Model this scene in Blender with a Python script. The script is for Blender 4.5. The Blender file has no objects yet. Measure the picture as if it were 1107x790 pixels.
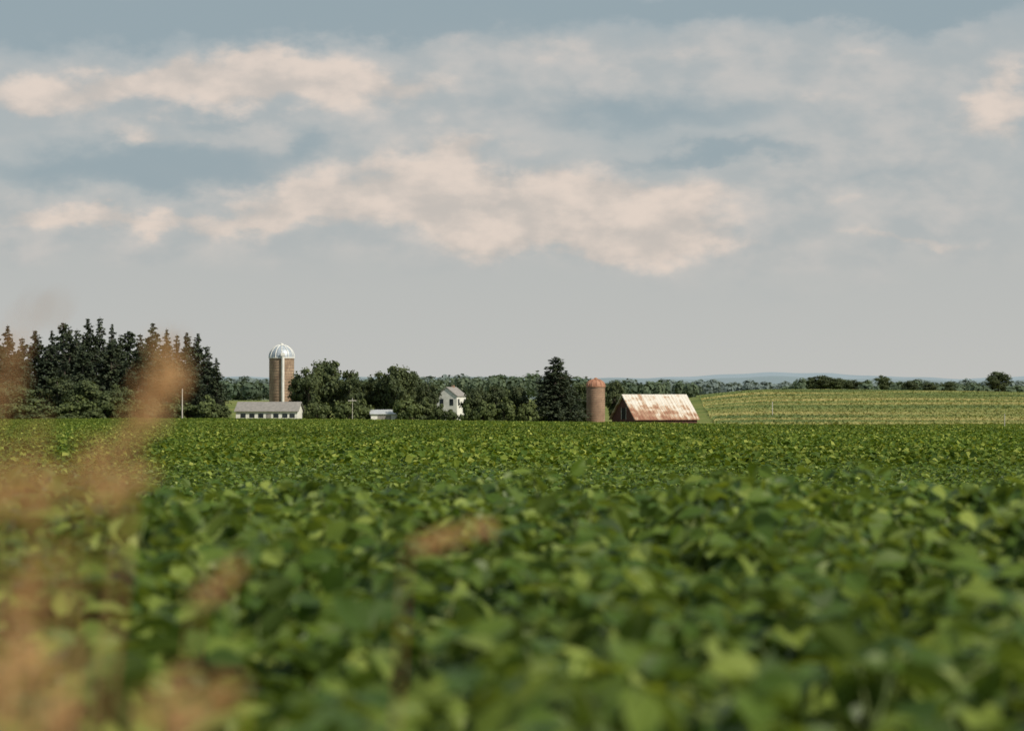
import bpy, math, numpy as np
from mathutils import Vector, Matrix
rng=np.random.default_rng(7)
sc=bpy.context.scene
EYE=1.5; F=3075.0; HR=425.0
# ------------------------------------------------------------------ helpers
def link(o,parent=None):
    sc.collection.objects.link(o)
    if parent is not None: o.parent=parent
    return o
def build(name,V,faces,mats=(),mi=None,smooth=False,parent=None,asobj=True):
    me=bpy.data.meshes.new(name)
    V=np.asarray(V,dtype=np.float32)
    me.vertices.add(len(V)); me.vertices.foreach_set('co',V.ravel())
    loops=np.concatenate([np.asarray(f).ravel() for f in faces]).astype(np.int32)
    tot=np.concatenate([np.full(len(f),np.asarray(f).shape[1]) for f in faces]).astype(np.int32)
    st=np.concatenate([[0],np.cumsum(tot)[:-1]]).astype(np.int32)
    me.loops.add(len(loops)); me.loops.foreach_set('vertex_index',loops)
    me.polygons.add(len(tot)); me.polygons.foreach_set('loop_start',st)
    for m in mats: me.materials.append(m)
    if mi is not None: me.polygons.foreach_set('material_index',np.asarray(mi,dtype=np.int32))
    me.polygons.foreach_set('use_smooth',np.full(len(tot),smooth))
    me.update(calc_edges=True)
    if not asobj: return me
    return link(bpy.data.objects.new(name,me),parent)
def nrm(a): return a/np.maximum(np.linalg.norm(a,axis=-1,keepdims=True),1e-9)
def stamp(T,TF,P,D,N,S):
    D=nrm(D); side=nrm(np.cross(D,N)); N=np.cross(side,D)
    S=np.asarray(S).reshape(-1,1,1) if np.ndim(S)<2 else np.asarray(S)[:,None,:]
    t=T[None]*S
    V=P[:,None,:]+t[...,0:1]*side[:,None]+t[...,1:2]*D[:,None]+t[...,2:3]*N[:,None]
    k=len(T); n=len(P); off=(np.arange(n)*k)
    return V.reshape(-1,3),[ (off[:,None,None]+np.array(f)[None]).reshape(-1,np.array(f).shape[1]) for f in TF]
class Acc:
    def __init__(s): s.V=[];s.F={3:[],4:[]};s.M={3:[],4:[]};s.n=0
    def add(s,V,faces,m=0):
        for f in faces:
            f=np.asarray(f)
            if len(f)==0: continue
            k=f.shape[1]; s.F[k].append(f+s.n); s.M[k].append(np.full(len(f),m))
        s.V.append(np.asarray(V,float)); s.n+=len(V)
    def out(s,name,mats,**kw):
        fs=[];mi=[]
        for k in (3,4):
            if s.F[k]: fs.append(np.concatenate(s.F[k])); mi.append(np.concatenate(s.M[k]))
        return build(name,np.concatenate(s.V),fs,mats,np.concatenate(mi),**kw)
def tube(P,R,k=6,cap=True):
    P=np.asarray(P,float); n=len(P); V=[]
    for i in range(n):
        t=P[min(i+1,n-1)]-P[max(i-1,0)]; t=t/np.linalg.norm(t)
        a=np.cross(t,[0.3,1,0.1]) if abs(t[1])<.9 else np.cross(t,[1,0,0]); a/=np.linalg.norm(a); b=np.cross(t,a)
        for j in range(k):
            an=2*math.pi*j/k; V.append(P[i]+R[i]*(math.cos(an)*a+math.sin(an)*b))
    F=[]
    for i in range(n-1):
        for j in range(k): F.append((i*k+j,i*k+(j+1)%k,(i+1)*k+(j+1)%k,(i+1)*k+j))
    return np.array(V),[np.array(F)]
def box(x0,x1,y0,y1,z0,z1):
    V=np.array([(x,y,z) for z in (z0,z1) for y in (y0,y1) for x in (x0,x1)],float)
    return V,[np.array([(0,2,3,1),(4,5,7,6),(0,1,5,4),(2,6,7,3),(0,4,6,2),(1,3,7,5)])]
def lathe(prof,k=32,z0=0):
    V=[];F=[]
    for r,z in prof:
        for j in range(k):
            a=2*math.pi*j/k; V.append((r*math.cos(a),r*math.sin(a),z))
    for i in range(len(prof)-1):
        for j in range(k): F.append((i*k+j,i*k+(j+1)%k,(i+1)*k+(j+1)%k,(i+1)*k+j))
    return np.array(V),[np.array(F)]
def X(px,d): return (px-553.5)/F*d
def Z(row,d): return EYE+(HR-row)/F*d
# ------------------------------------------------------------------ terrain
_y=np.array([-200,0,12,15,19,26,35,60,100,160,230,300,335,380,445,480,520,560,620,700,850,1000,1150,1300,1500,1900,2600,4000,9000])
_zl=np.array([-.55,-.5,-.5,-.56,-.74,-1.02,-1.22,-1.6,-2.0,-2.6,-3.05,-3.5,-3.95,-4.5,-4.45,-4.6,-5.5,-6.15,-6.3,-6.0,-5.2,-4.0,-3,-2.2,-3,-5,-6,-6,-6])
_zr=np.array([-.55,-.5,-.5,-.56,-.74,-1.02,-1.22,-1.6,-2.0,-2.6,-3.05,-3.5,-4.05,-4.7,-5.2,-5.3,-5.5,-5.8,-6.0,-5.3,-3.2,-1.4,0.2,1.2,0.6,-4,-6,-6,-6])
def canopy(x,y):
    x=np.asarray(x,float); y=np.asarray(y,float)
    zl=0;zr=0
    for e in (-.08,-.04,0,.04,.08):
        zl=zl+np.interp(y*(1+e),_y,_zl)/5; zr=zr+np.interp(y*(1+e),_y,_zr)/5
    t=np.clip((x/np.maximum(y,50)-0.045)/0.045,0,1); t=t*t*(3-2*t)
    z=zl*(1-t)+zr*t
    far=np.clip((y-60)/300,0,1)
    z=z+far*(0.25*np.sin(x/47+y/160)+0.18*np.sin(x/23-1.3+y/90))
    hill=np.clip((y-650)/500,0,1)*t
    z=z+hill*(1.1*np.sin(x/70+0.6)+0.6*np.sin(x/31+y/60))
    return z+EYE
def ground(x,y): return canopy(x,y)-0.95
# ------------------------------------------------------------------ materials
def mat(name): 
    m=bpy.data.materials.new(name); m.use_nodes=True; nt=m.node_tree; nt.nodes.clear()
    o=nt.nodes.new('ShaderNodeOutputMaterial'); return m,nt,o
def ramp(nt,fac,stops):
    r=nt.nodes.new('ShaderNodeValToRGB'); e=r.color_ramp.elements
    while len(e)<len(stops): e.new(0.5)
    for el,(p,c) in zip(e,stops): el.position=p; el.color=(*c,1)
    nt.links.new(fac,r.inputs['Fac']); return r.outputs['Color']
def noise(nt,vec,scale,detail=4,rough=.5):
    n=nt.nodes.new('ShaderNodeTexNoise'); n.inputs['Scale'].default_value=scale; n.inputs['Detail'].default_value=detail; n.inputs['Roughness'].default_value=rough
    if vec is not None: nt.links.new(vec,n.inputs['Vector'])
    return n.outputs['Fac']
def mixc(nt,f,a,b,mode='MIX'):
    n=nt.nodes.new('ShaderNodeMix'); n.data_type='RGBA'; n.blend_type=mode
    for s,v in ((n.inputs[0],f),(n.inputs[6],a),(n.inputs[7],b)):
        if isinstance(v,(int,float)): s.default_value=v
        elif isinstance(v,tuple): s.default_value=(*v,1)
        else: nt.links.new(v,s)
    return n.outputs[2]
def mth(nt,op,a,b=None,c=None,clamp=False):
    n=nt.nodes.new('ShaderNodeMath'); n.operation=op; n.use_clamp=clamp
    for i,v in enumerate((a,b,c)):
        if v is None: continue
        if isinstance(v,(int,float)): n.inputs[i].default_value=v
        else: nt.links.new(v,n.inputs[i])
    return n.outputs[0]
def leafmat(name,stops,transl=.3,rough=.5,spec=.3,nscale=.15,haze=None,stretch=None,nw=.9,nmid=.25,rw=.55,back=None,det=3):
    m,nt,o=mat(name)
    g=nt.nodes.new('ShaderNodeNewGeometry')
    vec=g.outputs['Position']
    if stretch:
        mp=nt.nodes.new('ShaderNodeMapping'); mp.inputs['Scale'].default_value=stretch; nt.links.new(vec,mp.inputs[0]); vec=mp.outputs[0]
    n=noise(nt,vec,nscale,det)
    f=mth(nt,'ADD',mth(nt,'MULTIPLY',g.outputs['Random Per Island'],rw),mth(nt,'MULTIPLY',mth(nt,'SUBTRACT',n,nmid),nw),clamp=True)
    col=ramp(nt,f,stops)
    if back: col=mixc(nt,mth(nt,'MULTIPLY',g.outputs['Backfacing'],.5),col,back)
    oi=nt.nodes.new('ShaderNodeObjectInfo')
    hs=nt.nodes.new('ShaderNodeHueSaturation'); nt.links.new(col,hs.inputs['Color'])
    nt.links.new(mth(nt,'ADD',mth(nt,'MULTIPLY',oi.outputs['Random'],.2 if back else .3),.88),hs.inputs['Value'])
    col=hs.outputs['Color']
    if haze: col=mixc(nt,haze[0],col,haze[1])  # distance haze painted into the leaf base colour
    p=nt.nodes.new('ShaderNodeBsdfPrincipled'); p.inputs['Roughness'].default_value=rough; p.inputs['Specular IOR Level'].default_value=spec
    nt.links.new(col,p.inputs['Base Color'])
    t=nt.nodes.new('ShaderNodeBsdfTranslucent'); nt.links.new(mixc(nt,1.0,col,(1.35,1.25,.45),'MULTIPLY'),t.inputs['Color'])
    mx=nt.nodes.new('ShaderNodeMixShader'); mx.inputs[0].default_value=transl
    nt.links.new(p.outputs[0],mx.inputs[1]); nt.links.new(t.outputs[0],mx.inputs[2]); nt.links.new(mx.outputs[0],o.inputs[0])
    return m
def solid(name,c1,c2,scale=1.0,rough=.8,metal=0,stretch=(1,1,1),mid=.5,w=.15,bump=0):
    m,nt,o=mat(name)
    tc=nt.nodes.new('ShaderNodeTexCoord'); mp=nt.nodes.new('ShaderNodeMapping'); mp.inputs['Scale'].default_value=stretch
    nt.links.new(tc.outputs['Object'],mp.inputs['Vector'])
    n=noise(nt,mp.outputs[0],scale,6,.6)
    col=ramp(nt,n,[(mid-w,c1),(mid+w,c2)])
    p=nt.nodes.new('ShaderNodeBsdfPrincipled'); p.inputs['Roughness'].default_value=rough; p.inputs['Metallic'].default_value=metal
    nt.links.new(col,p.inputs['Base Color'])
    nt.links.new(p.outputs[0],o.inputs[0]); return m
M_soy=leafmat('soy_leaf',[(0,(.032,.068,.012)),(.4,(.072,.132,.018)),(.75,(.138,.20,.03)),(1,(.29,.36,.08))],.37,.45,.26,.9,rw=.85,nw=.75,nmid=.37,back=(.13,.185,.065))
M_soyfar=leafmat('soy_leaf_far',[(0,(.034,.070,.010)),(.45,(.082,.136,.018)),(.8,(.155,.205,.03)),(1,(.31,.35,.08))],.3,.6,.15,.06,rw=.9,nw=.6,nmid=.4)
M_stem=solid('soy_stem',(.08,.13,.03),(.14,.16,.05),8)
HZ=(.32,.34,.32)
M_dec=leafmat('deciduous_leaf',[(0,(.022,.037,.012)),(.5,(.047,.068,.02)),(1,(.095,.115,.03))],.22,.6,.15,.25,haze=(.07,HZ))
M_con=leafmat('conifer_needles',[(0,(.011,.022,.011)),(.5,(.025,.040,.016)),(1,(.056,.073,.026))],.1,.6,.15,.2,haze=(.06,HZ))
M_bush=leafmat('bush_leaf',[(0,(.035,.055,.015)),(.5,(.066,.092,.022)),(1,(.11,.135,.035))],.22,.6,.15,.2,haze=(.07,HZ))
M_bark=solid('bark',(.05,.04,.03),(.12,.10,.08),3)
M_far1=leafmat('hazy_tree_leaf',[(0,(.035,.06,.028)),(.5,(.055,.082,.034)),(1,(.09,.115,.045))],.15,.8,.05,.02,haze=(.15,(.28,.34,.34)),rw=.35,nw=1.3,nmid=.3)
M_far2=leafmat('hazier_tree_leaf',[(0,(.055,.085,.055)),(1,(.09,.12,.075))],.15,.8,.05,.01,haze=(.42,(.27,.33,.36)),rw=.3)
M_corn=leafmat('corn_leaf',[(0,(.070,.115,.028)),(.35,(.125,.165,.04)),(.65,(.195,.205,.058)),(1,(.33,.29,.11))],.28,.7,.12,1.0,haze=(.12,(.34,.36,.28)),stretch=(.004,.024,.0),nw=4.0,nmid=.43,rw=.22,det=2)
m,nt,o=mat('ground_soil_and_grass'); M_ground=m
g=nt.nodes.new('ShaderNodeNewGeometry'); sp=nt.nodes.new('ShaderNodeSeparateXYZ'); nt.links.new(g.outputs['Position'],sp.inputs[0])
n1=noise(nt,g.outputs['Position'],.6,8,.65); n2=noise(nt,g.outputs['Position'],.02,5,.55)
near=ramp(nt,n1,[(.35,(.03,.035,.014)),(.65,(.075,.07,.035))])
mid=ramp(nt,n2,[(.35,(.08,.12,.025)),(.5,(.14,.17,.04)),(.65,(.22,.21,.07))])
mid=mixc(nt,.35,mid,ramp(nt,n1,[(.3,(.05,.08,.02)),(.7,(.18,.2,.06))]))
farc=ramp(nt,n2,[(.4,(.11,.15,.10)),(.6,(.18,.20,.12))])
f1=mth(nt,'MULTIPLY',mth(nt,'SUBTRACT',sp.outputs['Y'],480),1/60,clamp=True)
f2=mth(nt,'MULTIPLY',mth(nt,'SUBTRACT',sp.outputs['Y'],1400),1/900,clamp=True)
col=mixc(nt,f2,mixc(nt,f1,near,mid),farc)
p=nt.nodes.new('ShaderNodeBsdfPrincipled'); p.inputs['Roughness'].default_value=.95; p.inputs['Specular IOR Level'].default_value=.1
nt.links.new(col,p.inputs['Base Color']); nt.links.new(p.outputs[0],o.inputs[0])
ys=np.concatenate([np.arange(-60,60,2),np.arange(60,300,5),np.arange(300,1600,10),np.arange(1600,9001,200)]).astype(float)
ts=np.linspace(-1,1,161); hw=80+ys.clip(0)*0.9
XX=ts[None]*hw[:,None]; YY=np.repeat(ys[:,None],161,1); ZZ=ground(XX,YY)
idx=np.arange(XX.size).reshape(XX.shape)
Fq=np.stack([idx[:-1,:-1],idx[:-1,1:],idx[1:,1:],idx[1:,:-1]],-1).reshape(-1,4)
build('ground',np.stack([XX,YY,ZZ],-1).reshape(-1,3),[Fq],[M_ground],smooth=True)
# ------------------------------------------------------------------ soybean tiles
LT=np.array([(0,0,0),(0,.5,-.02),(0,1,-.10),(-.27,.18,.05),(-.36,.45,.08),(-.22,.78,.02),(.27,.18,.05),(.36,.45,.08),(.22,.78,.02)])
LF=[[(0,1,4,3),(1,2,5,4),(0,6,7,1),(1,7,8,2)]]
def soy_tile(name,size,seed):
    r=np.random.default_rng(seed); A=Acc()
    npl=int(size*size*12); px=r.uniform(-size/2,size/2,npl); py=r.uniform(-size/2,size/2,npl)
    rows=np.round(px/.5)*.5; px=rows+(px-rows)*.55
    h=.93+.07*np.sin(px*5+seed)*np.sin(py*4.1)+r.normal(0,.07,npl)
    k=15; n=npl*k
    az=r.uniform(0,2*np.pi,n); rad=.24*np.sqrt(r.uniform(0,1,n))
    hp=np.repeat(h,k); dep=r.exponential(.17,n).clip(0,.6)
    P=np.stack([np.repeat(px,k)+rad*np.cos(az),np.repeat(py,k)+rad*np.sin(az),hp-dep-rad*.2],-1)
    for da in (0,1.25,-1.25):
        a=az+da+r.normal(0,.2,n); pit=r.normal(-.3,.42,n)
        D=np.stack([np.cos(a)*np.cos(pit),np.sin(a)*np.cos(pit),np.sin(pit)],-1)
        N=np.array([0,0,1.])+r.normal(0,.42,(n,3))
        V,Fs=stamp(LT,LF,P+D*.012,D,N,r.uniform(.06,.125,n)); A.add(V,Fs,0)
    C=np.stack([np.repeat(px,k),np.repeat(py,k),(hp-dep-.16).clip(.1,2)],-1)
    D=P-C; L=np.linalg.norm(D,axis=1); T=np.array([(-.5,0,0),(.5,0,0),(.5,1,0),(-.5,1,0)])
    S=np.stack([np.full(n,.004),L,L],-1); V,Fs=stamp(T,[[(0,1,2,3)]],C,D,r.normal(0,1,(n,3)),S); A.add(V,Fs,1)
    B=np.stack([px,py,np.zeros(npl)],-1); D=np.stack([px*0,px*0,h*.9],-1)
    for nn in ((1,0,.01),(0,1,.01)):
        V,Fs=stamp(T,[[(0,1,2,3)]],B,D,np.tile(nn,(npl,1)).astype(float),np.stack([np.full(npl,.01),h*.88,h],-1)); A.add(V,Fs,1)
    return A.out(name,[M_soy,M_stem],asobj=False)
DT=np.array([(0,0,0),(.45,.5,.1),(0,1,-.05),(-.45,.5,.1)])
def soy_tile_far(name,size,seed,dens=70):
    r=np.random.default_rng(seed); n=int(size*size*dens); A=Acc()
    px=r.uniform(-size/2,size/2,n); py=r.uniform(-size/2,size/2,n)
    z=.86+.07*np.sin(px*2.1+seed)*np.sin(py*1.7)+.05*np.sin(px*6.3+2*np.sin(py))+r.normal(0,.07,n)
    a=r.uniform(0,6.283,n); pit=r.normal(-.2,.45,n)
    D=np.stack([np.cos(a)*np.cos(pit),np.sin(a)*np.cos(pit),np.sin(pit)],-1)
    N=np.array([0,0,1.])+r.normal(0,.55,(n,3))
    V,Fs=stamp(DT,[[(0,1,2,3)]],np.stack([px,py,z],-1),D,N,r.uniform(.11,.24,n)); A.add(V,Fs,0)
    return A.out(name,[M_soyfar],asobj=False)
field=link(bpy.data.objects.new('soybean_field',None))
T0=[soy_tile('soybean_patch_%d'%i,3.0,i) for i in range(4)]
T1=[soy_tile_far('soybean_patch_far_%d'%i,10.0,i+20) for i in range(5)]
def place_tile(me,x,y,size):
    e=size/2; zc=float(ground(x,y)); dx=float(ground(x+e,y)-ground(x-e,y))/size; dy=float(ground(x,y+e)-ground(x,y-e))/size
    n=Vector((-dx,-dy,1)).normalized()
    k=rng.integers(4)
    R=Vector((0,0,1)).rotation_difference(n).to_matrix().to_4x4()@Matrix.Rotation(k*math.pi/2,4,'Z')
    ob=bpy.data.objects.new('soybean_patch',me); ob.matrix_world=Matrix.Translation((x,y,zc))@R; link(ob,field)
y=2.6+1.5
while y<64:
    hwid=.25*y+5; nx=int(hwid//3)+1
    for i in range(-nx,nx+1): place_tile(T0[rng.integers(4)],i*3.0+rng.uniform(-.3,.3),y,3.0)
    y+=3
y=y-1.5+5-.3
while y<500:
    hwid=.26*y+12; nx=int(hwid//10)+1
    for i in range(-nx,nx+1): place_tile(T1[rng.integers(5)],i*10.0,y,10.0)
    y+=10
# ------------------------------------------------------------------ corn field on the hill at right
n=280000
cy=rng.uniform(585,1330,n); cx=rng.uniform(0,1,n); lo=X(735,cy)+8; hi=.34*cy; cx=lo+(hi-lo)*cx
keep=~((cx<35+X(735,cy)*.2)&(cy<600)); cx=cx[keep]; cy=cy[keep]; n=len(cx)
band=np.sin((cy+0.35*cx+14*np.sin(cx/60))/17.0); kb=rng.uniform(-1,1.9,n)<band+1.3; cx=cx[kb];cy=cy[kb];n=len(cx)
a=rng.uniform(0,6.283,n); D=np.stack([np.cos(a)*.6,np.sin(a)*.6,np.full(n,.6)],-1); N=np.stack([.5+rng.normal(0,.3,n),-.6+rng.normal(0,.3,n),np.full(n,.9)],-1)
V,Fs=stamp(np.array([(-.5,0,0),(.5,0,0),(.35,.8,.1),(-.2,1,.2)]),[[(0,1,2,3)]],np.stack([cx,cy,ground(cx,cy)+.1],-1),D,N,np.stack([rng.uniform(.7,1.4,n),rng.uniform(.7,1.2,n),np.ones(n)],-1))
build('corn_field',V,Fs,[M_corn])
# ------------------------------------------------------------------ trees
QT=np.array([(-.5,-.4,0),(.4,-.5,.05),(.5,.45,0),(-.35,.5,.05)]); QF=[[(0,1,2,3)]]
def decid_mesh(name,seed,H=12,W=10,ncl=60,q=130,leaf=.40,mat_=None,low=.12):
    r=np.random.default_rng(seed); A=Acc()
    A.add(*tube([(0,0,-.5),(.1,0,H*.15),(.15,.1,H*.35),(0,0,H*.7),(0,0,H*.88)],[H*.03,H*.024,H*.019,H*.01,.04],7),1)
    C=[]
    while len(C)<ncl:
        p=r.uniform(-1,1,3); d=np.linalg.norm(p)
        if d<1 and d>.35:
            zz=p[2]; wz=1-.25*max(zz,0); C.append((p[0]*W*.42*wz,p[1]*W*.42*wz,H*(low+.5*(1-low))+zz*H*(.5*(1-low))*.88))
    C=np.array(C); C+=r.normal(0,.25,C.shape)
    lob=1+.22*np.sin(np.arctan2(C[:,1],C[:,0])*3+seed)+.1*r.normal(0,1,len(C)); C[:,:2]*=lob[:,None]
    for c in C[::3]:
        b=np.array([0,0,r.uniform(.18,.55)*H]); b[2]=min(b[2],c[2])
        m_=(b+c)/2+np.array([0,0,-.3]); A.add(*tube([b,m_,c],[H*.009,H*.006,.03],4),1)
    R=r.uniform(.55,1.45,len(C))*W/10
    cc=np.repeat(C,q,0); rr=np.repeat(R,q); d=nrm(r.normal(0,1,(len(cc),3))); rad=rr*r.uniform(.25,1.2,len(cc))
    P=cc+d*rad[:,None]*np.array([1.1,1.1,.8]); out=nrm(P-np.array([0,0,H*.5]))
    N=nrm(d*.8+out*.5+r.normal(0,.45,d.shape)); T=np.cross(N,r.normal(0,1,d.shape))
    V,Fs=stamp(QT,QF,P,T,N,leaf*r.uniform(.5,1.25,len(cc))); A.add(V,Fs,0)
    return A.out(name,[mat_ or M_dec,M_bark],asobj=False)
def conifer_mesh(name,seed,H=16,R0=3.6,ragged=.25,base=.04,shape=.9):
    r=np.random.default_rng(seed); A=Acc()
    A.add(*tube([(0,0,-.5),(0,0,H*.5),(0,0,H)],[H*.02,H*.012,.03],6),1)
    Ps=[];Ds=[];Ns=[];Ss=[]
    z=H*base
    while z<H*.985:
        f=(z-H*base)/(H*(1-base)); R=R0*(1-f)**shape*(1-.25*math.exp(-f*9))+.07
        nb=r.integers(6,10); jump=float(np.clip(r.normal(1,ragged*.7),.6,1.3))
        for b in range(nb):
            a=r.uniform(0,6.283); L=max(.15,R*jump*float(np.clip(r.normal(1,ragged),.4,1.3))); rise=.3*f-.12
            d=np.array([math.cos(a),math.sin(a),0]); tip=np.array([0,0,z])+d*L+np.array([0,0,L*rise])
            if L>.6: A.add(*tube([(0,0,z),tip],[.05,.01],3),1)
            m_=int(5+L*8)
            t=np.sqrt(r.uniform(.04,1,m_)); pp=np.array([0,0,z])+t[:,None]*(d*L+np.array([0,0,L*rise]))+r.normal(0,.05+.065*L,(m_,3))*np.array([1,1,.8])
            Ps.append(pp); Ds.append(d+r.normal(0,.4,(m_,3))+np.array([0,0,-.2])); Ns.append(np.array([0,0,.8])+d*.5+r.normal(0,.4,(m_,3))); Ss.append(r.uniform(.22,.48,m_)*min(1,.55+L*.4))
        z+=.26+.14*r.uniform()
    P=np.concatenate(Ps); V,Fs=stamp(QT*np.array([.72,1.15,1]),QF,P,np.concatenate(Ds),np.concatenate(Ns),np.concatenate(Ss)); A.add(V,Fs,0)
    return A.out(name,[M_con,M_bark],asobj=False)
DEC=[decid_mesh('deciduous_%d'%i,40+i,ncl=[60,48,70,55][i]) for i in range(4)]
BUSH=[decid_mesh('bush_%d'%i,60+i,H=5,W=6,ncl=34,q=110,leaf=.34,mat_=M_bush,low=-.05) for i in range(2)]
CON=[conifer_mesh('spruce_%d'%i,80+i,R0=[3.5,3.8,3.3,4.0][i],ragged=[.28,.32,.25,.38][i],shape=[.86,.78,.94,.64][i]) for i in range(4)]
def tree(nm,me,px,row,d,wpx,H0,W0,rot=None):
    x=X(px,d); g=float(ground(x,d)); h=Z(row,d)-g; w=wpx/F*d
    o_=bpy.data.objects.new(nm,me); o_.location=(x,d,g); o_.scale=(w/W0,w/W0,h/H0); o_.rotation_euler=(0,0,rng.uniform(0,6.28) if rot is None else rot)
    link(o_); return o_
def C(px,row,d,w,k): tree('spruce_tree',CON[k],px,row,d,w,16,7.2)
def Dd(px,row,d,w,k,n='deciduous_tree'): tree(n,DEC[k],px,row,d,w,11.6,10.5)
def B(px,row,d,w,k): tree('bush',BUSH[k],px,row,d,w,4.9,6.3)
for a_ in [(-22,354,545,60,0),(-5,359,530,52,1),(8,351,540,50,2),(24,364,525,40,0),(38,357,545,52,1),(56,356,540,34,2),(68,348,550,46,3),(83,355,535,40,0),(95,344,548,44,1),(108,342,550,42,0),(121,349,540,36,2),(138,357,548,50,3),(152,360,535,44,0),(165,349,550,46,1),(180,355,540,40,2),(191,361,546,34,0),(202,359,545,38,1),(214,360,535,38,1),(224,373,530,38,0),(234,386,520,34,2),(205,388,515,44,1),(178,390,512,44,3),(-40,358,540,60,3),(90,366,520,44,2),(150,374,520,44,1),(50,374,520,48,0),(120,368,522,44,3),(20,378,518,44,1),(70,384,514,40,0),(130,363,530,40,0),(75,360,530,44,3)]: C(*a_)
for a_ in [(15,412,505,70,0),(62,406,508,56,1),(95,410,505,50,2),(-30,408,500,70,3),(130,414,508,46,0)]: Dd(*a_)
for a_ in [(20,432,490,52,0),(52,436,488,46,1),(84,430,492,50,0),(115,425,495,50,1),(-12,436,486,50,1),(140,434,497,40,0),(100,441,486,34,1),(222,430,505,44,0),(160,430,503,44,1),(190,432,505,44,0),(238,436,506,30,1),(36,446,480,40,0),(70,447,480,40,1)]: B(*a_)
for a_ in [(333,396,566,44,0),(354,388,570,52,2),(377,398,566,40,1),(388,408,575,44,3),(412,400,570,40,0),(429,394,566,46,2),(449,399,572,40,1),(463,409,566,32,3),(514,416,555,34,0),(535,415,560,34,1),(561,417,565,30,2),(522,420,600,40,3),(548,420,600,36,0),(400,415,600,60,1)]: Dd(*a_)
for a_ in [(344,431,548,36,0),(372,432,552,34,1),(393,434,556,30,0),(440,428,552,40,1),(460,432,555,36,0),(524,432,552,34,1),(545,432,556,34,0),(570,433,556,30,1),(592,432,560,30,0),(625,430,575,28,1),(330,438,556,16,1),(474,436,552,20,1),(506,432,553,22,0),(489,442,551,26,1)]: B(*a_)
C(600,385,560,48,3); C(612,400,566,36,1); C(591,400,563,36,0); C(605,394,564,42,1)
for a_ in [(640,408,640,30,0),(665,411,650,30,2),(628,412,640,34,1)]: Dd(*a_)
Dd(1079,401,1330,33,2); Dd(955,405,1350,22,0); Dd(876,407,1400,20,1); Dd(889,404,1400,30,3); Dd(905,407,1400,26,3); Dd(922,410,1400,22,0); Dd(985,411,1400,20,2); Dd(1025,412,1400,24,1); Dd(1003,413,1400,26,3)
# ------------------------------------------------------------------ distant tree masses
def treeline(name,segs,d0,m,leaf,seed,dens=1.0,dj=40):
    r=np.random.default_rng(seed); Ps=[];Ns=[]
    for (p0,r0,p1,r1) in segs:
        L=abs(X(p1,d0)-X(p0,d0)); nb=max(2,int(L/3.2*dens))
        for i in range(nb):
            t=r.uniform(); d=d0+r.uniform(-dj,dj); px=p0+(p1-p0)*t; row=r0+(r1-r0)*t+abs(r.normal(0,1.8))+1.2*math.sin(px/7.3)+1.0*math.sin(px/2.9+2)
            x=X(px,d); zt=Z(row,d); zg=float(ground(x,d)); zg=max(zg,zt-14); h=max(2.5,zt-zg); w=r.uniform(1.8,5.6)*(d0/1400)**.5
            k=70; dd=nrm(r.normal(0,1,(k,3))); 
            P=np.array([x,d,zt-h/2])+dd*np.array([w,w,h/2])*r.uniform(.6,1.05,(k,1)); Ps.append(P); Ns.append(dd+r.normal(0,.2,(k,3)))
    P=np.concatenate(Ps);N=np.concatenate(Ns)
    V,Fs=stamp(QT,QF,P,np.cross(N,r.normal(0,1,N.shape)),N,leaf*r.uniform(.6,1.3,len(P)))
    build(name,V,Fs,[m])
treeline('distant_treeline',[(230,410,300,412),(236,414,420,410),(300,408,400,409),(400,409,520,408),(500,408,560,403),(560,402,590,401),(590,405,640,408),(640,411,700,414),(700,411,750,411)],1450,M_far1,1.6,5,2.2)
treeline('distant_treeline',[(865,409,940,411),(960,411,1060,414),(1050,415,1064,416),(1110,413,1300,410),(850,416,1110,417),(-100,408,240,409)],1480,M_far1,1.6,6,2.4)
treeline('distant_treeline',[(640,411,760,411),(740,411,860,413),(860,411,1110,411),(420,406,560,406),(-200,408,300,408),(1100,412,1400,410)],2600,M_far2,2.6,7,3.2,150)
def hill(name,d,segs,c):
    m_=solid(name+'_haze_tint',c,tuple(v*1.15 for v in c),.004,.95)  # aerial haze baked into the hills' bluish base colour
    ps=np.arange(-900,2000,6.0); rows=np.interp(ps,[s[0] for s in segs],[s[1] for s in segs])+.5*np.sin(ps/23)+.35*np.sin(ps/9.1+1)
    V=[];n=len(ps)
    for dd,k in ((d-900,0),(d,1),(d+1500,0)):
        for p_,r_ in zip(ps,rows): V.append((X(p_,d),dd,Z(r_,d) if k else -12))
    F_=[(j*n+i,j*n+i+1,(j+1)*n+i+1,(j+1)*n+i) for j in range(2) for i in range(n-1)]
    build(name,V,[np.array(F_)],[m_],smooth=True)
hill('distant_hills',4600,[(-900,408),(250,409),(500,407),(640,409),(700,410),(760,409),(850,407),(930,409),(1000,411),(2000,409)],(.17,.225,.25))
hill('distant_hills',7200,[(-900,406),(600,408),(700,409),(770,405),(830,403),(900,403),(950,407),(1040,409),(1107,407),(2000,408)],(.215,.275,.32))
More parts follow.
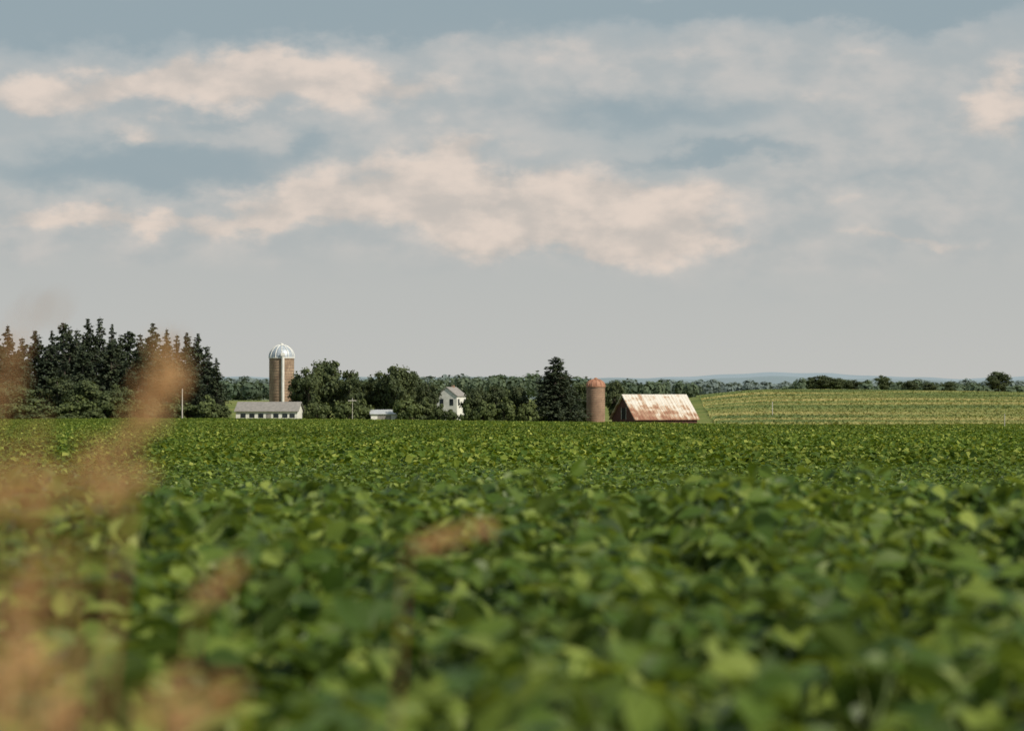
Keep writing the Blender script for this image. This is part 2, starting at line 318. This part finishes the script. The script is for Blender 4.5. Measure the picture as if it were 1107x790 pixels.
# ------------------------------------------------------------------ buildings
W_paint=solid('white_paint',(.62,.62,.58),(.78,.78,.74),1.5,.6)
M_glass=solid('window_glass',(.02,.025,.03),(.04,.05,.06),2,.15)
M_gray=solid('gray_shingles',(.18,.175,.165),(.27,.255,.24),2,.85)
M_red=solid('weathered_red_boards',(.05,.022,.018),(.13,.05,.04),2.2,.9,0,(3,3,.4))
M_dark=solid('dark_opening',(.01,.01,.01),(.02,.018,.015),2,.9)
m,nt,o=mat('rusty_metal_roof'); M_rust=m
tc=nt.nodes.new('ShaderNodeTexCoord'); mp=nt.nodes.new('ShaderNodeMapping'); mp.inputs['Scale'].default_value=(1.6,.25,.25); nt.links.new(tc.outputs['Object'],mp.inputs[0])
mp2=nt.nodes.new('ShaderNodeMapping'); mp2.inputs['Scale'].default_value=(.22,.5,.5); nt.links.new(tc.outputs['Object'],mp2.inputs[0])
sx=nt.nodes.new('ShaderNodeSeparateXYZ'); nt.links.new(tc.outputs['Object'],sx.inputs[0])
e=mth(nt,'ADD',mth(nt,'MULTIPLY',mth(nt,'SUBTRACT',5.2,sx.outputs['Z']),.055),mth(nt,'MULTIPLY',sx.outputs['X'],-.006))
f=mth(nt,'ADD',mth(nt,'ADD',mth(nt,'MULTIPLY',noise(nt,mp.outputs[0],1.0,6,.65),.85),mth(nt,'MULTIPLY',noise(nt,mp2.outputs[0],1.8,3),.6)),e)
col=ramp(nt,f,[(.66,(.58,.55,.50)),(.76,(.50,.43,.35)),(.83,(.38,.25,.165)),(.95,(.24,.11,.065))])
p=nt.nodes.new('ShaderNodeBsdfPrincipled'); p.inputs['Roughness'].default_value=.6; nt.links.new(col,p.inputs['Base Color']); nt.links.new(p.outputs[0],o.inputs[0])
def bricky(name,c1,c2,mortar,bw=.6,bh=.3):
    m,nt,o=mat(name)
    tc=nt.nodes.new('ShaderNodeTexCoord'); s=nt.nodes.new('ShaderNodeSeparateXYZ'); nt.links.new(tc.outputs['Object'],s.inputs[0])
    a=mth(nt,'MULTIPLY',mth(nt,'ARCTAN2',s.outputs['Y'],s.outputs['X']),2.4); cb=nt.nodes.new('ShaderNodeCombineXYZ'); nt.links.new(a,cb.inputs[0]); nt.links.new(s.outputs['Z'],cb.inputs[1])
    b=nt.nodes.new('ShaderNodeTexBrick'); nt.links.new(cb.outputs[0],b.inputs['Vector']); b.inputs['Color1'].default_value=(*c1,1); b.inputs['Color2'].default_value=(*c2,1); b.inputs['Mortar'].default_value=(*mortar,1)
    b.inputs['Scale'].default_value=1; b.inputs['Brick Width'].default_value=bw; b.inputs['Row Height'].default_value=bh; b.inputs['Mortar Size'].default_value=.02
    n=noise(nt,tc.outputs['Object'],.5,5); c=mixc(nt,.8,b.outputs['Color'],ramp(nt,n,[(.3,(.6,.55,.5)),(.7,(1.2,1.2,1.2))]),'MULTIPLY')
    p=nt.nodes.new('ShaderNodeBsdfPrincipled'); p.inputs['Roughness'].default_value=.9; nt.links.new(c,p.inputs['Base Color']); nt.links.new(p.outputs[0],o.inputs[0]); return m
M_stave=bricky('concrete_staves',(.40,.30,.205),(.30,.21,.145),(.16,.125,.10),.5,.75)
M_brick=bricky('silo_tile',(.38,.25,.17),(.30,.185,.125),(.28,.21,.15),.5,.3)
M_steel=solid('galvanized_steel',(.42,.44,.46),(.6,.62,.64),1.5,.4,.3)
M_hoop=solid('steel_hoop',(.18,.14,.11),(.24,.19,.15),2,.7)
M_rustdome=solid('rusty_dome',(.28,.12,.07),(.40,.22,.14),1.5,.7)
def empty(name,loc,rz=0):
    e_=link(bpy.data.objects.new(name,None)); e_.location=loc; e_.rotation_euler=(0,0,rz); return e_
def part(par,name,VF,m,smooth=False):
    V,Fs=VF; return build(name,V,Fs,[m],smooth=smooth,parent=par)
def merge(lst):
    A=Acc()
    for V,Fs in lst: A.add(V,Fs)
    fs=[np.concatenate(A.F[k]) for k in (3,4) if A.F[k]]
    return np.concatenate(A.V),fs
def silo(px,toprow,d,wpx,wallm,domem,ribm,chute,domeH,hoopn):
    x=X(px,d); g=float(ground(x,d)); R=wpx/F*d/2; top=Z(toprow,d)-g; hw_=top-R*domeH
    e_=empty('grain_silo',(x,d,g))
    part(e_,'wall',lathe([(R,-.6),(R,hw_)],40),wallm,True)
    part(e_,'hoops',merge([lathe([(R+.001,z-.03),(R+.04,z-.03),(R+.04,z+.03),(R+.001,z+.03)],40) for z in np.linspace(.5,hw_-.4,hoopn)]),M_hoop)
    part(e_,'eave_ring',lathe([(R+.002,hw_-.15),(R+.12,hw_-.15),(R+.12,hw_+.06),(R*.9,hw_+.06)],40),ribm)
    prof=[((R+.04)*math.cos(t),hw_+.02+R*domeH*math.sin(t)) for t in np.linspace(0,1.5,10)]+[(.02,hw_+.02+R*domeH)]
    part(e_,'dome',lathe(prof,24),domem)
    ribs=[]
    for j in range(12):
        a=2*math.pi*j/12+.1
        ribs.append(tube([((R+.06)*math.cos(t)*math.cos(a),(R+.06)*math.cos(t)*math.sin(a),hw_+.05+R*domeH*math.sin(t)) for t in np.linspace(0,1.5,8)],[.08]*8,4))
    part(e_,'dome_ribs',merge(ribs),ribm)
    part(e_,'vent_cap',lathe([(.35,top-.1),(.35,top+.25),(.02,top+.4)],12),ribm)
    if chute:
        cx_=.18*R; cy_=-math.sqrt(R*R-cx_*cx_)-.25
        part(e_,'chute',tube([(cx_,cy_,0.5),(cx_,cy_,hw_+.3)],[.32,.32],10),W_paint,True)
        part(e_,'chute_hood',merge([box(cx_-.4,cx_+.4,cy_-.35,cy_+.5,hw_+.3,hw_+.9)]),ribm)
    return e_
M_domeblue=solid('dome_panels',(.26,.31,.36),(.46,.51,.56),2.5,.45,.2)
silo(304.5,373,575,27,M_stave,M_domeblue,W_paint,True,1.0,24)
silo(644,410,572,20,M_brick,M_rustdome,M_rustdome,False,.75,18)
def gable_building(name,px,d,L,W,eave,ridge,rz,wallm,roofm,over=.35,base=None):
    x=X(px,d); g=float(ground(x,d)) if base is None else base
    e_=empty(name,(x,d,g),rz); l=L/2;w=W/2
    V=[(-l,-w,-.6),(l,-w,-.6),(l,w,-.6),(-l,w,-.6),(-l,-w,eave),(l,-w,eave),(l,w,eave),(-l,w,eave),(-l,0,ridge),(l,0,ridge)]
    part(e_,'walls',(np.array(V,float),[np.array([(0,1,5,4),(2,3,7,6)]+[(0,4,7,3),(1,2,6,5)]),np.array([(4,8,7),(5,6,9)])]),wallm)
    s=(ridge-eave)/w; t=.12; lo=l+over; wo=w+over; ez=eave-s*over
    def slab(sg):
        P=[(-lo,sg*wo,ez+.03),(lo,sg*wo,ez+.03),(lo,0,ridge+.03),(-lo,0,ridge+.03)]
        Q=[(a,b,c+t) for a,b,c in P]
        return np.array(P+Q,float),[np.array([(0,1,2,3),(4,5,6,7),(0,1,5,4),(1,2,6,5),(3,0,4,7)])]
    part(e_,'roof',merge([slab(-1),slab(1)]),roofm)
    return e_
d=560; bx=707.5; g=float(ground(X(bx,d),d)); ridge=Z(427,d)-g; eave=ridge-4.5
barn=gable_building('old_barn',bx,d,13.8,9.6,eave,ridge,math.radians(27),M_red,M_rust,.4)
l=6.9; w=4.8
part(barn,'hay_door',box(-l-.04,-l+.01,-.9,.9,eave-.2,eave+2.0),M_dark)
part(barn,'gable_boards',merge([box(-l-.07,-l-.045,-.98,-.9,eave-.3,eave+2.1),box(-l-.07,-l-.045,.9,.98,eave-.3,eave+2.1)]),W_paint)
s=4.5/4.8
rk=[]
for sg in (-1,1): rk.append(tube([(-l-.43,sg*(w+.4),eave-.4*s+.05),(-l-.43,0,ridge+.05)],[.11,.11],4))
part(barn,'rake_trim',merge(rk),M_rust)
part(barn,'roof_seams',merge([tube([(xx,-(w+.4),eave-.4*s+.17),(xx,0,ridge+.17)],[.035,.035],4) for xx in np.arange(-6.8,7,.75)]),M_rust)
part(barn,'side_windows',merge([box(xx,xx+.8,-w-.03,-w+.01,eave-1.6,eave-.9) for xx in (-5,-2.4,.2,2.8,5)]),M_dark)
d=545; px=291.5; g=float(ground(X(px,d),d)); ez=Z(444.3,d)-g; rz_=Z(435,d)-g
shed=gable_building('long_white_shed',px,d,11.8,7.5,ez,rz_,math.radians(-4),W_paint,M_gray,.3)
part(shed,'windows',merge([box(xx,xx+1.0,-3.78,-3.74,ez-1.25,ez-.45) for xx in (-5,-3.3,-1.6,1.3,3,4.4)]),M_glass)
part(shed,'door',box(-.1,.85,-3.78,-3.74,0,ez-.45),M_gray)
part(shed,'window_frames',merge([box(xx-.08,xx+1.08,-3.80,-3.785,ez-1.34,ez-1.26) for xx in (-5,-3.3,-1.6,1.3,3,4.4)]),W_paint)
d=585; px=488; g=float(ground(X(px,d),d)); ez=Z(428,d)-g; rz_=Z(419,d)-g
hs_=gable_building('white_farmhouse',px,d,5.0,4.6,ez,rz_,math.radians(68),W_paint,M_gray,.18)
part(hs_,'windows',merge([box(-2.54,-2.51,yy,yy+.8,zz,zz+1.3) for yy in (-1.5,.7) for zz in (1.2,ez-1.9)]+[box(xx,xx+.8,-2.34,-2.31,zz,zz+1.3) for xx in (-2.0,1.1) for zz in (1.2,ez-1.9)]),M_glass)
part(hs_,'chimney',box(.6,1.1,-.25,.25,rz_-.5,rz_+.5),M_brick)
part(hs_,'door',box(-.6,.3,-2.35,-2.31,0,2.1),M_red)
d=556; px=415; g=float(ground(X(px,d),d)); ez=Z(447.5,d)-g; rz_=Z(443.5,d)-g
gr=gable_building('white_garage',px,d,5.2,4.5,ez,rz_,math.radians(5),W_paint,M_steel,.25)
part(gr,'door',box(-1.3,1.3,-2.29,-2.26,0,ez-.2),M_gray)
M_pole=solid('weathered_pole',(.40,.38,.34),(.55,.52,.47),1,.8)
def pole(px,row,d,arm=True,r_=.13):
    x=X(px,d); g=float(ground(x,d)); h=Z(row,d)-g
    e_=empty('utility_pole',(x,d,g)); part(e_,'shaft',tube([(0,0,-.5),(0,0,h)],[r_*1.25,r_],8),M_pole,True)
    if arm:
        part(e_,'crossarm',box(-.8,.8,-.2,-.1,h-.6,h-.45),M_pole)
        part(e_,'insulators',merge([lathe([(.05,0),(.07,.08),(.02,.16)],8) for _ in (0,)]),M_steel).location=(0,-.15,h-.44)
pole(197,420,478,False,.10); pole(381,430,549,True,.05); pole(835,434,700,False,.09); pole(1086,447,440,False,.05)
# ------------------------------------------------------------------ foreground dry grass
M_dry=leafmat('dry_grass',[(0,(.36,.19,.09)),(.5,(.51,.30,.145)),(1,(.64,.44,.24))],.35,.7,.2,5)
A=Acc()
SP=np.array([(0,0,0),(.13,.4,.04),(0,1,0),(-.13,.4,.04)])
def head(p0,r0,p1,r1,d,n=70,spread=.022):
    n=max(5,int(n*.42))
    a=np.array([X(p0,d),d,Z(r0,d)]); b=np.array([X(p1,d),d+.06,Z(r1,d)])
    gx=a[0]-.12*rng.uniform(.3,1.2)*np.sign(b[0]-a[0]+1e-6); root=np.array([gx,d+rng.uniform(-.1,.15),float(ground(gx,d))-.02])
    P=[root,root*.55+a*.45+np.array([-.01,0,.05]),a,(a+b)/2+np.array([0,0,.01]),b]
    A.add(*tube(P,[.0014,.0012,.0009,.0006,.0004],5),0)
    t=rng.uniform(0,1,n); c=a+(b-a)*t[:,None]; L=np.linalg.norm(b-a)
    w_=spread*.75*(np.sin(np.pi*(t*.85+.1)))[:,None]
    P2=c+rng.normal(0,1,(n,3))*w_
    D=(b-a)/L+rng.normal(0,.5,(n,3))
    V,Fs=stamp(SP*np.array([1.2,1,1]),[[(0,1,2,3)]],P2,D,rng.normal(0,1,(n,3)),rng.uniform(.012,.022,n)); A.add(V,Fs,0)
    for i in range(0,n,3): A.add(*tube([c[i]-(b-a)/L*.01,P2[i]],[.0004,.0003],3),0)
    for k in range(1):
        an=rng.uniform(0,6.28); hh=rng.uniform(.2,.5); bl=rng.uniform(.15,.25); s0=root+(a-root)*hh
        pts=[s0,s0+np.array([math.cos(an)*bl*.5,math.sin(an)*bl*.5,bl*.5]),s0+np.array([math.cos(an)*bl,math.sin(an)*bl,bl*.4])]
        A.add(*tube(pts,[.002,.0015,.0004],3),0)
for h_ in [(140,490,175,376,2.3,120,.009),(148,465,186,400,2.3,90,.009),(85,545,120,490,2.1,90,.014),(30,550,75,510,2.1,110,.016),(-10,550,25,510,2.0,100,.016),(-10,460,8,370,2.1,34,.009),(14,375,28,330,1.9,10,.005),(5,690,40,600,2.0,100,.014),(74,690,62,598,2.4,18,.002),(212,655,250,618,2.4,75,.008),(440,592,528,572,3.0,120,.008),(190,790,245,745,2.0,100,.013),(150,785,185,740,1.9,80,.013),(-10,790,25,710,1.8,120,.017),(20,830,55,770,1.8,70,.016),(110,545,140,515,2.2,70,.010),(40,540,28,440,2.1,14,.008)]: head(*h_)
A.out('dry_brome_grass',[M_dry])
# ------------------------------------------------------------------ world sky
w=bpy.data.worlds.new('World'); sc.world=w; w.use_nodes=True; nt=w.node_tree; nt.nodes.clear()
try: w.cycles.sampling_method='NONE'
except Exception: pass
SUN_EL=42; SUN_AZ=128
wo=nt.nodes.new('ShaderNodeOutputWorld'); bg=nt.nodes.new('ShaderNodeBackground'); nt.links.new(bg.outputs[0],wo.inputs[0])
sky=nt.nodes.new('ShaderNodeTexSky'); sky.sky_type='NISHITA'; sky.sun_disc=False; sky.sun_elevation=math.radians(SUN_EL); sky.sun_rotation=math.radians(SUN_AZ); sky.dust_density=2.5
tc=nt.nodes.new('ShaderNodeTexCoord'); s=nt.nodes.new('ShaderNodeSeparateXYZ'); nt.links.new(tc.outputs['Generated'],s.inputs[0])
m_=lambda *a,**k: mth(nt,*a,**k)
az=m_('MULTIPLY',m_('ARCTAN2',s.outputs['X'],s.outputs['Y']),57.2958); el=m_('MULTIPLY',m_('ARCSINE',s.outputs['Z']),57.2958)
cb=nt.nodes.new('ShaderNodeCombineXYZ'); nt.links.new(m_('MULTIPLY',az,.5),cb.inputs[0]); nt.links.new(m_('MULTIPLY',el,.85),cb.inputs[1])
def nz(scale,detail,rough,off=0):
    n=nt.nodes.new('ShaderNodeTexNoise'); n.inputs['Scale'].default_value=scale; n.inputs['Detail'].default_value=detail; n.inputs['Roughness'].default_value=rough
    v=nt.nodes.new('ShaderNodeVectorMath'); v.operation='ADD'; nt.links.new(cb.outputs[0],v.inputs[0]); v.inputs[1].default_value=(off,off*1.7,off*.3); nt.links.new(v.outputs[0],n.inputs['Vector']); return n.outputs['Fac']
wa=nz(1.1,6,.55,3.1); wb=nz(1.1,6,.55,11.7); nf=nz(1.7,6,.52,5.5); nl=nz(.6,5,.5,21.); 
U=m_('ADD',az,m_('MULTIPLY',m_('SUBTRACT',wa,.5),2.8)); Vv=m_('ADD',el,m_('MULTIPLY',m_('SUBTRACT',wb,.5),1.8))
def blob(cx,row,ax,ar,wt):
    cu=(cx-553.5)/53.67; cv=(HR-row)/53.67; a=ax/53.67; b=ar/53.67
    q1=m_('DIVIDE',m_('SUBTRACT',U,cu),a); q2=m_('DIVIDE',m_('SUBTRACT',Vv,cv),b)
    return m_('MULTIPLY',m_('EXPONENT',m_('MULTIPLY',m_('ADD',m_('MULTIPLY',q1,q1),m_('MULTIPLY',q2,q2)),-1)),wt)
def tot(l):
    r=None
    for b in l:
        q=blob(*b); r=q if r is None else m_('ADD',r,q)
    return r
def sst(v,a,b):
    n=nt.nodes.new('ShaderNodeMapRange'); n.interpolation_type='SMOOTHSTEP'; nt.links.new(v,n.inputs[0]); n.inputs[1].default_value=a; n.inputs[2].default_value=b; return n.outputs[0]
soft=tot([(230,110,330,56,1.0),(700,60,260,40,.7),(1000,120,170,90,.85),(560,225,330,70,1.05),(90,245,240,30,.95),(900,240,190,55,.8),(560,95,180,40,.6)])
lit=tot([(285,86,60,34,1.1),(210,98,66,32,1.0),(130,104,66,28,.95),(350,98,70,30,.9),(440,100,70,26,.65),(30,114,70,22,.9),(165,154,60,13,.65),(480,192,46,48,1.1),(430,208,66,38,.8),(510,235,56,44,.9),(590,220,46,44,1.05),(660,224,66,44,1.0),(745,232,60,40,.85),(350,212,64,34,.85),(300,228,56,26,.7),(1085,112,34,44,.9),(1040,150,60,20,.45),(60,242,120,14,.7),(200,242,110,14,.7),(980,262,110,12,.7),(560,52,110,16,.45),(640,262,150,20,.55),(860,100,70,14,.45),(720,70,90,14,.4),(930,60,80,12,.35),(900,215,90,12,.4)])
dark=tot([(140,186,200,30,1.0),(420,20,210,30,1.1),(60,32,170,32,1.0),(680,122,150,30,.9),(770,172,120,13,.9),(950,10,240,24,1.4),(250,12,220,28,.9),(640,0,150,20,.8),(548,208,7,26,.9),(990,190,100,12,.35),(340,160,60,12,.5),(250,134,120,8,.4),(850,200,120,10,.35)])
litv=sst(m_('ADD',lit,m_('MULTIPLY',m_('SUBTRACT',nf,.5),1.2)),.28,1.05)
darkv=sst(m_('ADD',dark,m_('MULTIPLY',m_('SUBTRACT',nl,.5),.9)),.12,.95)
softv=sst(m_('ADD',soft,m_('MULTIPLY',m_('SUBTRACT',nl,.5),.7)),.1,.9)
base=ramp(nt,m_('MULTIPLY',el,1/9.0),[(0,(.56,.56,.535)),(.3,(.495,.51,.50)),(.6,(.42,.47,.485)),(1,(.36,.425,.46))])
c=mixc(nt,m_('MULTIPLY',softv,.75),base,mixc(nt,sst(nf,.32,.68),(.44,.47,.475),(.60,.57,.54)))
c=mixc(nt,m_('MULTIPLY',darkv,.85),c,(.295,.375,.415))
nfs=sst(nf,.35,.68)
c=mixc(nt,m_('MULTIPLY',litv,.78),c,mixc(nt,nfs,(.61,.54,.485),(.84,.70,.60)))
vs=nt.nodes.new('ShaderNodeVectorMath'); vs.operation='SCALE'; nt.links.new(sky.outputs[0],vs.inputs[0]); vs.inputs['Scale'].default_value=.08
c=mixc(nt,.93,vs.outputs[0],c)
nt.links.new(c,bg.inputs['Color']); bg.inputs['Strength'].default_value=1.0
sd=bpy.data.lights.new('sun','SUN'); sd.energy=4.7; sd.angle=math.radians(.6); sd.color=(1,.90,.75)
so=link(bpy.data.objects.new('sun',sd))
a=math.radians(SUN_AZ); e=math.radians(SUN_EL); dirv=Vector((math.sin(a)*math.cos(e),math.cos(a)*math.cos(e),math.sin(e)))
so.rotation_euler=dirv.to_track_quat('Z','Y').to_euler()
cd=bpy.data.cameras.new('camera'); co=link(bpy.data.objects.new('camera',cd)); co.location=(0,0,EYE)
co.rotation_euler=(math.radians(90)+math.atan(30/F),0,0)
cd.lens=100; cd.sensor_width=36; cd.clip_start=.1; cd.clip_end=20000
cd.dof.use_dof=True; cd.dof.focus_distance=90; cd.dof.aperture_fstop=3.6
sc.camera=co
sc.view_settings.view_transform='Standard'; sc.view_settings.look='None'; sc.view_settings.exposure=0
